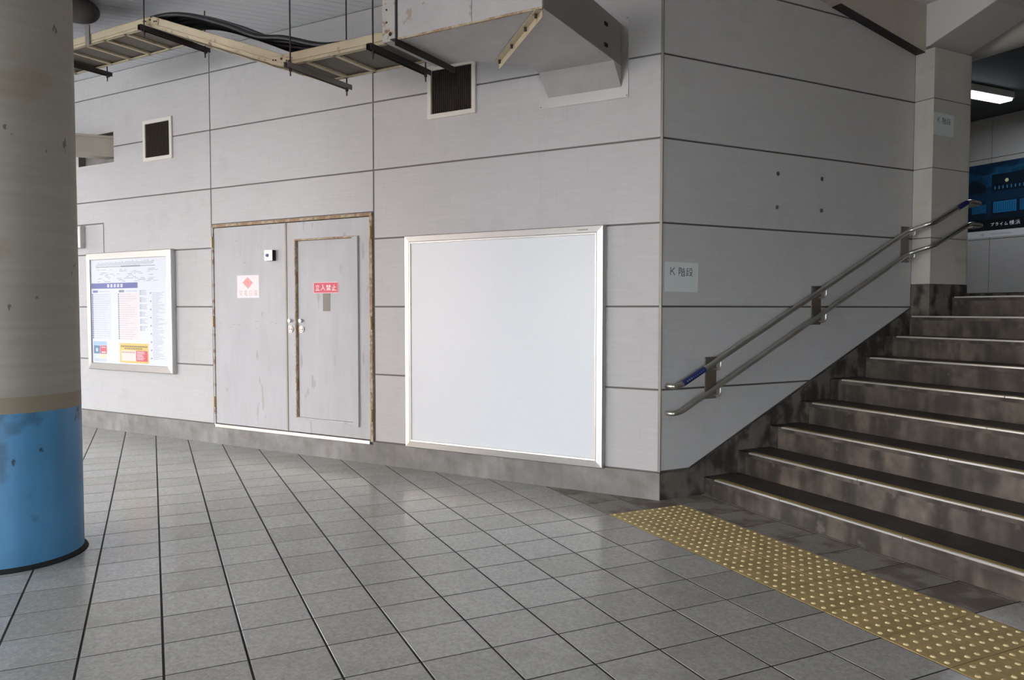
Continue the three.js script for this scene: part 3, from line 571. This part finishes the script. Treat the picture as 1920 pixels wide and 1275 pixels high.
const timetablePrint = print(1024, 930, (c, w, h) => {
  c.fillStyle = '#e9ecf4'; c.fillRect(0, 0, w, h);
  let s = 7; const q = () => { s = (s * 16807) % 2147483647; return s / 2147483647; };
  // line diagram at the top
  c.strokeStyle = '#a7acb8'; c.fillStyle = '#9aa0ae';
  for (let i = 0; i < 46; i++) { c.save(); c.translate(70 + i * 17, 62 - i * 0.2); c.rotate(-1.0); c.fillRect(0, 0, 26 + q() * 20, 5); c.restore(); }
  c.fillRect(70, 66, 800, 6); c.fillStyle = '#8b91a2'; c.fillRect(420, 62, 260, 12);
  for (let k = 0; k < 70; k++) { c.fillStyle = ['#b9bdc8', '#a2a7b4'][k % 2]; c.fillRect(80 + q() * 780, 92 + Math.floor(q() * 9) * 13, 20 + q() * 50, 5); }
  // blue header
  c.fillStyle = '#5a63ab'; c.fillRect(0, 212, 640, 48); c.fillStyle = '#eef0fa'; for (let k = 0; k < 5; k++) { c.fillRect(226 + k * 46, 222, 28, 28); c.fillStyle = '#7a82c0'; c.fillRect(236 + k * 46, 230, 8, 12); c.fillStyle = '#eef0fa'; }
  // two timetable grids
  for (const [x, head, tint] of [[6, '#6d77b4', '#dfe3f0'], [372, '#8d8f9c', '#f1e6e4']]) {
    c.fillStyle = head; c.fillRect(x + 14, 276, 72, 20); c.fillStyle = '#b6bac6'; for (let k = 0; k < 6; k++) c.fillRect(x + 110 + k * 26, 282, 16, 8);
    for (let r = 0; r < 21; r++) { c.fillStyle = head; c.fillRect(x, 306 + r * 19.5, 16, 15); c.fillStyle = tint; c.fillRect(x + 18, 306 + r * 19.5, 250, 17); c.fillStyle = '#c5c3cc'; const n = 5 + Math.floor(q() * 6); for (let k = 0; k < n; k++) c.fillRect(x + 26 + k * 23, 310 + r * 19.5, 12, 7); }
  }
  // notes on the right
  for (let r = 0; r < 58; r++) { if (r % 7 === 0) { c.fillStyle = '#7d8392'; c.fillRect(800, 300 + r * 10, 14, 12); } c.fillStyle = '#c3c7d1'; c.fillRect(824, 302 + r * 10, 60 + q() * 110, 4); }
  for (let b = 0; b < 6; b++) for (let r = 0; r < 5; r++) { c.fillStyle = '#b9bdc9'; c.fillRect(664, 280 + b * 62 + r * 9, 60 + q() * 40, 4); c.fillStyle = '#9298a8'; c.fillRect(664, 280 + b * 62 + r * 9, 20, 5); }
  // small leaflet bottom left
  c.fillStyle = '#dfe6ec'; c.fillRect(14, 734, 190, 184); c.fillStyle = '#a9c9e2'; c.fillRect(14, 734, 190, 36); c.fillStyle = '#5b82ac'; c.fillRect(18, 772, 88, 74); c.fillStyle = '#dd5568'; c.fillRect(110, 772, 92, 74);
  c.fillStyle = '#c6d8e8'; c.beginPath(); c.arc(62, 812, 18, 0, 7); c.fill(); c.fillStyle = '#f6dfe2'; c.fillRect(128, 826, 60, 12); c.fillRect(124, 784, 64, 8); c.fillStyle = '#e9e3b4'; c.fillRect(110, 852, 70, 32); c.fillStyle = '#b8bec6'; for (let k = 0; k < 4; k++) c.fillRect(24, 892 + k * 7, 170, 3);
  // yellow notice with red block
  c.fillStyle = '#eccf74'; c.fillRect(384, 742, 386, 174); c.fillStyle = '#7c6c40'; for (let k = 0; k < 17; k++) c.fillRect(400 + k * 21, 764, 15, 13); for (let k = 0; k < 11; k++) c.fillRect(450 + k * 22, 784, 15, 11);
  c.fillStyle = '#f3e6e0'; c.fillRect(406, 806, 196, 92); c.fillStyle = '#e4566a'; c.fillRect(602, 806, 154, 92); c.fillStyle = '#f9e8ea'; for (let k = 0; k < 6; k++) c.fillRect(612, 814 + k * 13, 70 + q() * 66, 6);
  c.fillStyle = '#d98a84'; for (let k = 0; k < 8; k++) c.fillRect(416 + k * 22, 816, 14, 12);
}, { roughness: 0.5 });
board('timetable_board', 'framed timetable board on the wall between round pillar and doors', 'board', -5.968, 1.327, 1.475, 1.3, [[0, 0], [0, 0.05], [0.006, 0.056], [0.072, 0.06], [0.076, 0.05]], 0.052, timetablePrint, 'printed_timetable', 0.0515);
board('small_framed_board', 'narrow steel framed board half hidden behind the round pillar', 'board', -6.985, 2.17, 0.37, 0.25, [[0, 0], [0, 0.055], [0.005, 0.06], [0.03, 0.06], [0.033, 0.05]], 0.052, M.adWhite, 'blank_panel');

// ---------------------------------------------------------------- vent grilles
function vent(u, y, label) {
  const g = onW('vent_grille', u, y, 0); tag(g, label, 'vent', 'wall vent grilles');
  const w = 0.47, h = 0.43;
  for (const s of frameSides(w, h, [[0, 0], [0, 0.014], [0.004, 0.018], [0.036, 0.018], [0.04, 0.012], [0.04, 0]])) part('frame_bar', s, M.ventFrame, g);
  part('dark_duct', box(-w / 2 + 0.03, w / 2 - 0.03, -h / 2 + 0.03, h / 2 - 0.03, 0.0005, 0.002), M.ventDark, g);
  for (let i = 0; i < 19; i++) part('fin', cbox(-0.0018, 0.0018, -h / 2 + 0.038, h / 2 - 0.038, 0.002, 0.012, 0.0005), M.ventFin, g, [-w / 2 + 0.05 + i * 0.0205, 0, 0]);
  return g;
}
vent(-5.475, 3.13, 'cream framed vent grille high on the wall left of the doors');
vent(-1.766, 3.13, 'cream framed vent grille just under the boxed cable duct');

// ---------------------------------------------------------------- boxed duct entering the wall
{
  const g = onW('cable_duct', -0.9, 3.094, 0); tag(g, 'boxed grey metal duct with rusty edges entering the wall near the corner', 'duct');
  const X = (u) => u + 0.9, top = 0.29;
  const foot = [[-1.47, 1.22], [-0.305, 1.22], [-0.305, 0.004], [-0.89, 0.004], [-0.89, 0.36], [-1.177, 0.62], [-1.47, 0.647]].map(([u, o]) => [X(u), o]);
  part('duct_body', plan(foot, 0, top), M.galv, g);
  part('side_plate', cbox(X(-0.305), X(-0.301), 0.001, top, 0.01, 1.219, 0.001), std({ color: 0x8e8883, roughness: 0.5, metalness: 0.2 }), g).userData.label = 'darker grey end plate';
  // sloping hood where it meets the wall
  const hood = new THREE.ExtrudeGeometry(poly([[0.004, -0.148], [0.15, 0], [0.004, 0]]), { depth: 0.585, bevelEnabled: false }); hood.rotateY(-Math.PI / 2); hood.translate(X(-0.305), 0, 0);
  part('hood', metreUV(hood), M.galv, g);
  const fl = part('wall_flange', slab([[X(-0.963), -0.226], [X(-0.25), -0.226], [X(-0.25), 0.34], [X(-0.963), 0.34]], 0, 0.004, 0.001), M.steel, g);
  for (const [a, b] of [[-0.95, -0.212], [-0.262, -0.212], [-0.262, 0.33]]) part('flange_screw', cyl(0.005, 0.004, X(a), b, 0.005, 'z', 10), M.plateSteel, fl);
  part('end_flange', box(X(-1.475), X(-1.375), -0.004, top, 1.215, 1.228), M.rustLight, g);
  part('flange_gap', box(X(-1.372), X(-1.356), -0.002, top, 1.214, 1.222), M.black, g);
  part('front_sheet', cbox(X(-1.352), X(-0.79), -0.002, top, 1.214, 1.226, 0.002), M.galv, g);
  part('front_sheet', cbox(X(-0.786), X(-0.306), -0.002, top, 1.214, 1.226, 0.002), M.galv, g);
  part('edge_trim', cbox(X(-1.352), X(-0.306), -0.006, 0.008, 1.212, 1.229, 0.002), M.rust, g).userData.label = 'rusted lower edge';
  for (const [a, b, r] of [[-1.41, 0.04, 0.012], [-1.44, 0.12, 0.006], [-1.44, 0.2, 0.006]]) part('bolt_hole', cyl(r, 0.004, X(a), b, 1.229, 'z', 12), M.black, g);
  const angle = (len, m) => mergeGeometries([cbox(0, len, -0.045, 0, 0, 0.005, 0.001), cbox(0, len, -0.005, 0, 0, 0.045, 0.001)]);
  const a1 = part('support_angle', angle(1.0), M.cream, g, [X(-1.02), -0.004, 0.5]); a1.rotation.y = -Math.atan2(0.7, 0.7) * 1.0;
  for (const d of [0.08, 0.4, 0.72, 0.94]) part('angle_bolt', cyl(0.009, 0.03, d, -0.014, 0.022), M.darkSteel, a1);
  const a2 = part('support_angle', angle(0.68), M.darkSteel, g, [X(-1.345), -0.004, 0.58]); a2.rotation.y = -Math.PI / 2; a2.userData.label = 'brown steel angle under the left end';
  for (const b of [0.06, 0.2]) part('latch', cbox(0, 0.012, -0.012, 0.012, -0.025, 0.025, 0.003), M.black, g, [X(-0.305), b, 0.3]);
}

// ---------------------------------------------------------------- cable tray, hangers, cables
const trayPath = [[-5.92, 3.63], [-3.88, 3.63], [-2.42, 3.09], [-1.48, 3.09]], TO0 = 0.755, TO1 = 1.2;
{
  const g = onW('cable_tray', -3.4, 3.0, 0); tag(g, 'cream ladder cable tray stepping down along the wall to the duct', 'cable tray');
  const X = (u) => u + 3.4, Y = (y) => y - 3.0, H = 0.085;
  for (let s = 0; s < 3; s++) {
    const [ua, ya] = trayPath[s], [ub, yb] = trayPath[s + 1], len = Math.hypot(ub - ua, yb - ya), an = Math.atan2(yb - ya, ub - ua);
    const seg = new THREE.Object3D(); seg.position.set(X(ua), Y(ya), 0); seg.rotation.z = an; seg.updateMatrix();
    const add = (n, geo, m) => { geo.applyMatrix4(seg.matrix); return part(n, geo, m, g); };
    for (const [o, sgn] of [[TO0, 1], [TO1, -1]]) {
      const c = [cbox(0, len, 0, H, Math.min(o, o + sgn * 0.004), Math.max(o, o + sgn * 0.004), 0.001), cbox(0, len, 0, 0.005, Math.min(o, o + sgn * 0.025), Math.max(o, o + sgn * 0.025), 0.001), cbox(0, len, H - 0.005, H, Math.min(o, o + sgn * 0.02), Math.max(o, o + sgn * 0.02), 0.001), cbox(0, len, 0.022, 0.027, o - sgn * 0.004, o + sgn * 0.002 > o - sgn * 0.004 ? o + sgn * 0.002 : o - sgn * 0.004 + 0.006, 0.0008)];
      add('side_rail', mergeGeometries(c), M.cream);
    }
    const at = [[-5.62, -5.34, -5.06, -4.78, -4.5, -4.22].map((u) => u - ua), [0.2, 0.48, 0.76, 1.04, 1.32], [-2.2, -1.925, -1.635].map((u) => u - ua)][s];
    for (const x of at) add('rung', cbox(x - 0.016, x + 0.016, 0.0, 0.018, TO0, TO1, 0.002), M.cream);
    add('tray_floor', box(0.01, len - 0.01, 0.019, 0.024, TO0 + 0.004, TO1 - 0.004), M.trayFloor);
  }
  for (const [u, y, a] of [[-3.88, 3.63, -0.177], [-2.42, 3.09, -0.177]]) {        // bolted joint plates at the bends
    const pl = part('joint_plate', cbox(-0.1, 0.1, 0.012, 0.07, 0, 0.006, 0.002), M.cream, g, [X(u), Y(y), TO1]); pl.rotation.z = a;
    for (const d of [-0.08, -0.055, 0, 0.055, 0.08]) part('joint_bolt', cyl(d ? 0.006 : 0.009, 0.008, d, 0.045 + (d ? -0.004 : 0.008), 0.008, 'z', 10), M.darkSteel, pl);
  }
  part('pipe_clamp', cbox(X(-4.74), X(-4.68), Y(3.63) - 0.01, Y(3.63) + 0.16, TO1 + 0.004, TO1 + 0.016, 0.003), M.strut, g);
}
[[-5.3, 3.63, 'leftmost dark hanger bar under the cable tray, by the round pillar'], [-3.9, 3.63, 'dark hanger bar under the raised bend of the cable tray'], [-2.29, 3.085, 'steel hanger bar under the low bend of the cable tray'], [-1.545, 3.085, 'dark hanger bar under the tray end beside the duct']].forEach(([u, y, label], i) => {
  const g = onW('tray_hanger', u, y, 0); tag(g, label, 'hanger', 'tray hangers');
  const o0 = 0.62, o1 = 1.285, m = i === 2 ? M.strut : M.darkSteel;
  part('strut_bar', mergeGeometries([cbox(-0.02, -0.016, -0.04, -0.001, o0, o1, 0.001), cbox(0.016, 0.02, -0.04, -0.001, o0, o1, 0.001), cbox(-0.02, 0.02, -0.005, -0.001, o0, o1, 0.001)]), m, g);
  for (const o of [o0 + 0.04, o1 - 0.045]) { part('threaded_rod', cyl(0.0052, CH - y + 0.09, 0, (CH - y - 0.09) / 2, o, 'y', 8), M.darkSteel, g); part('nut', cyl(0.011, 0.014, 0, -0.05, o, 'y', 6), M.darkSteel, g); }
});
for (let i = 0; i < 7; i++) {
  const o = TO0 + 0.06 + i * 0.055, r = [0.02, 0.023, 0.018, 0.022, 0.025, 0.013, 0.021][i], up = (i % 3) * 0.012;
  const g = onW('power_cable', -3.4, 3.03, 0);
  tag(g, i === 5 ? 'thin grey cable among the black cables in the tray' : 'black cable lying in the cream cable tray', 'cable', i === 5 ? undefined : 'black cables in the tray');
  const pts = [[-5.9, 3.66], [-5.0, 3.66], [-4.35, 3.668], [-3.85, 3.7], [-3.5, 3.65], [-3.05, 3.49], [-2.72, 3.35], [-2.45, 3.245 + 0.008 * i], [-2.1, 3.185], [-1.8, 3.15], [-1.48, 3.13]].map(([u, y]) => [u + 3.4, y - 3.03 + r + up, o + rr(-0.008, 0.008)]);
  part('cable_sheath', tube(pts, r, 90, 8), i === 5 ? M.greyCable : M.cable, g);
}
{ // painted beam running out of the wall pocket
  const g = group('pocket_beam', [-0.36, 3.03, -6.6]); tag(g, 'grey steel beam coming out of the wall pocket behind the round pillar', 'beam');
  part('web', box(-4.6, 0.2, 0.035, 0.2, -0.08, 0.08), M.beamPaint, g); part('bottom_flange', box(-4.6, 0.2, 0, 0.035, -0.1, 0.1), M.beamPaint, g); part('top_flange', box(-4.6, 0.2, 0.2, 0.225, -0.1, 0.1), M.beamPaint, g);
}
{
  const g = group('added_dark_form', [-1.62, 3.85, -4.35]); tag(g, 'dark rounded form added under the ceiling behind the round pillar', 'duct');
  const c = new THREE.CapsuleGeometry(0.15, 2.2, 8, 28); c.rotateZ(Math.PI / 2); c.scale(1, 0.5, 1.7); part('form_shell', c, M.darkSteel, g);  // dark capsule added to fill an indistinct dark area, no duct known
}

// ---------------------------------------------------------------- landing: poster, tube lamp
{
  const g = group('wall_poster', [10.97, 2.395, -3.98], ); g.rotation.y = -Math.PI / 2; tag(g, 'dark blue poster with white lettering on the landing wall', 'poster');
  const m = print(1024, 740, (c, w, h) => {
    const gr = c.createLinearGradient(0, 0, 0, h); gr.addColorStop(0, '#123a55'); gr.addColorStop(0.5, '#0d3450'); gr.addColorStop(1, '#07101a'); c.fillStyle = gr; c.fillRect(0, 0, w, h);
    let s = 11; const q = () => { s = (s * 16807) % 2147483647; return s / 2147483647; };
    c.save(); c.translate(-155, 0);
    for (let i = 0; i < 70; i++) { c.fillStyle = ['rgba(32,96,130,.25)', 'rgba(6,20,32,.35)'][i % 2]; c.beginPath(); c.ellipse(155 + q() * w, q() * 330, 30 + q() * 90, 20 + q() * 50, 0, 0, 7); c.fill(); }
    c.fillStyle = '#081a28'; c.beginPath(); c.moveTo(330, 210); c.lineTo(430, 150); c.lineTo(560, 215); c.lineTo(560, 640); c.lineTo(330, 640); c.fill(); c.fillRect(620, 120, 600, 520);
    c.fillStyle = '#0c2c44'; c.fillRect(155, 290, 1024, 90); c.fillStyle = '#1d6c9a'; c.fillRect(640, 390, 230, 110); c.fillStyle = '#174f73'; c.fillRect(420, 405, 150, 90); c.fillRect(900, 390, 250, 110);
    for (let i = 0; i < 10; i++) { c.fillStyle = '#0b3a58'; c.fillRect(650 + i * 22, 400, 6, 92); } c.fillStyle = '#d5cf9f'; c.beginPath(); c.arc(770, 190, 18, 0, 7); c.fill();
    c.fillStyle = '#3f88ad'; for (let i = 0; i < 9; i++) c.fillRect(650 + i * 40, 238, 10, 30);
    c.fillStyle = '#050b12'; c.fillRect(155, 560, w, 120);
    ['pu', 'ra', 'i', 'mu'].forEach((n, i) => glyph(c, n, 618 + i * 46, 596, 36, 5, '#e7ecee')); glyph(c, 'yoko', 804, 588, 48, 4.5, '#e7ecee'); glyph(c, 'hama', 862, 588, 48, 4.5, '#e7ecee'); c.restore();
    c.fillStyle = '#c9c8c4'; c.fillRect(0, 672, w, 68); c.fillStyle = '#6a6a68'; c.font = '40px sans-serif'; c.fillText('70', 358, 728); c.fillStyle = '#9b9a97'; for (let i = 0; i < 13; i++) c.fillRect(470 + i * 16, 704, 11, 10);
  }, { roughness: 0.35 });
  part('poster_sheet', sheet(1.47, 1.065, 0.004), m, g, [0, 0.5325, 0]);
}
{
  const g = group('tube_lamp', [9.27, 4.0, -3.205]); tag(g, 'bright fluorescent strip lamp on the dark ceiling of the landing', 'lamp');
  part('lamp_housing', cbox(-0.66, 0.66, 0.03, 0.118, -0.1, 0.1, 0.01), M.whitePaint, g);
  part('glowing_diffuser', cbox(-0.64, 0.64, 0, 0.034, -0.085, 0.085, 0.012), std({ color: 0xffffff, emissive: 0xe8f0ff, emissiveIntensity: 3.2, roughness: 0.4 }), g);
  const l = new THREE.RectAreaLight(0xe8f0ff, 14, 1.26, 0.16); l.name = 'lamp_light'; l.position.set(0, -0.006, 0); l.rotation.x = -Math.PI / 2; g.add(l);
}

renderer.render(scene, camera);
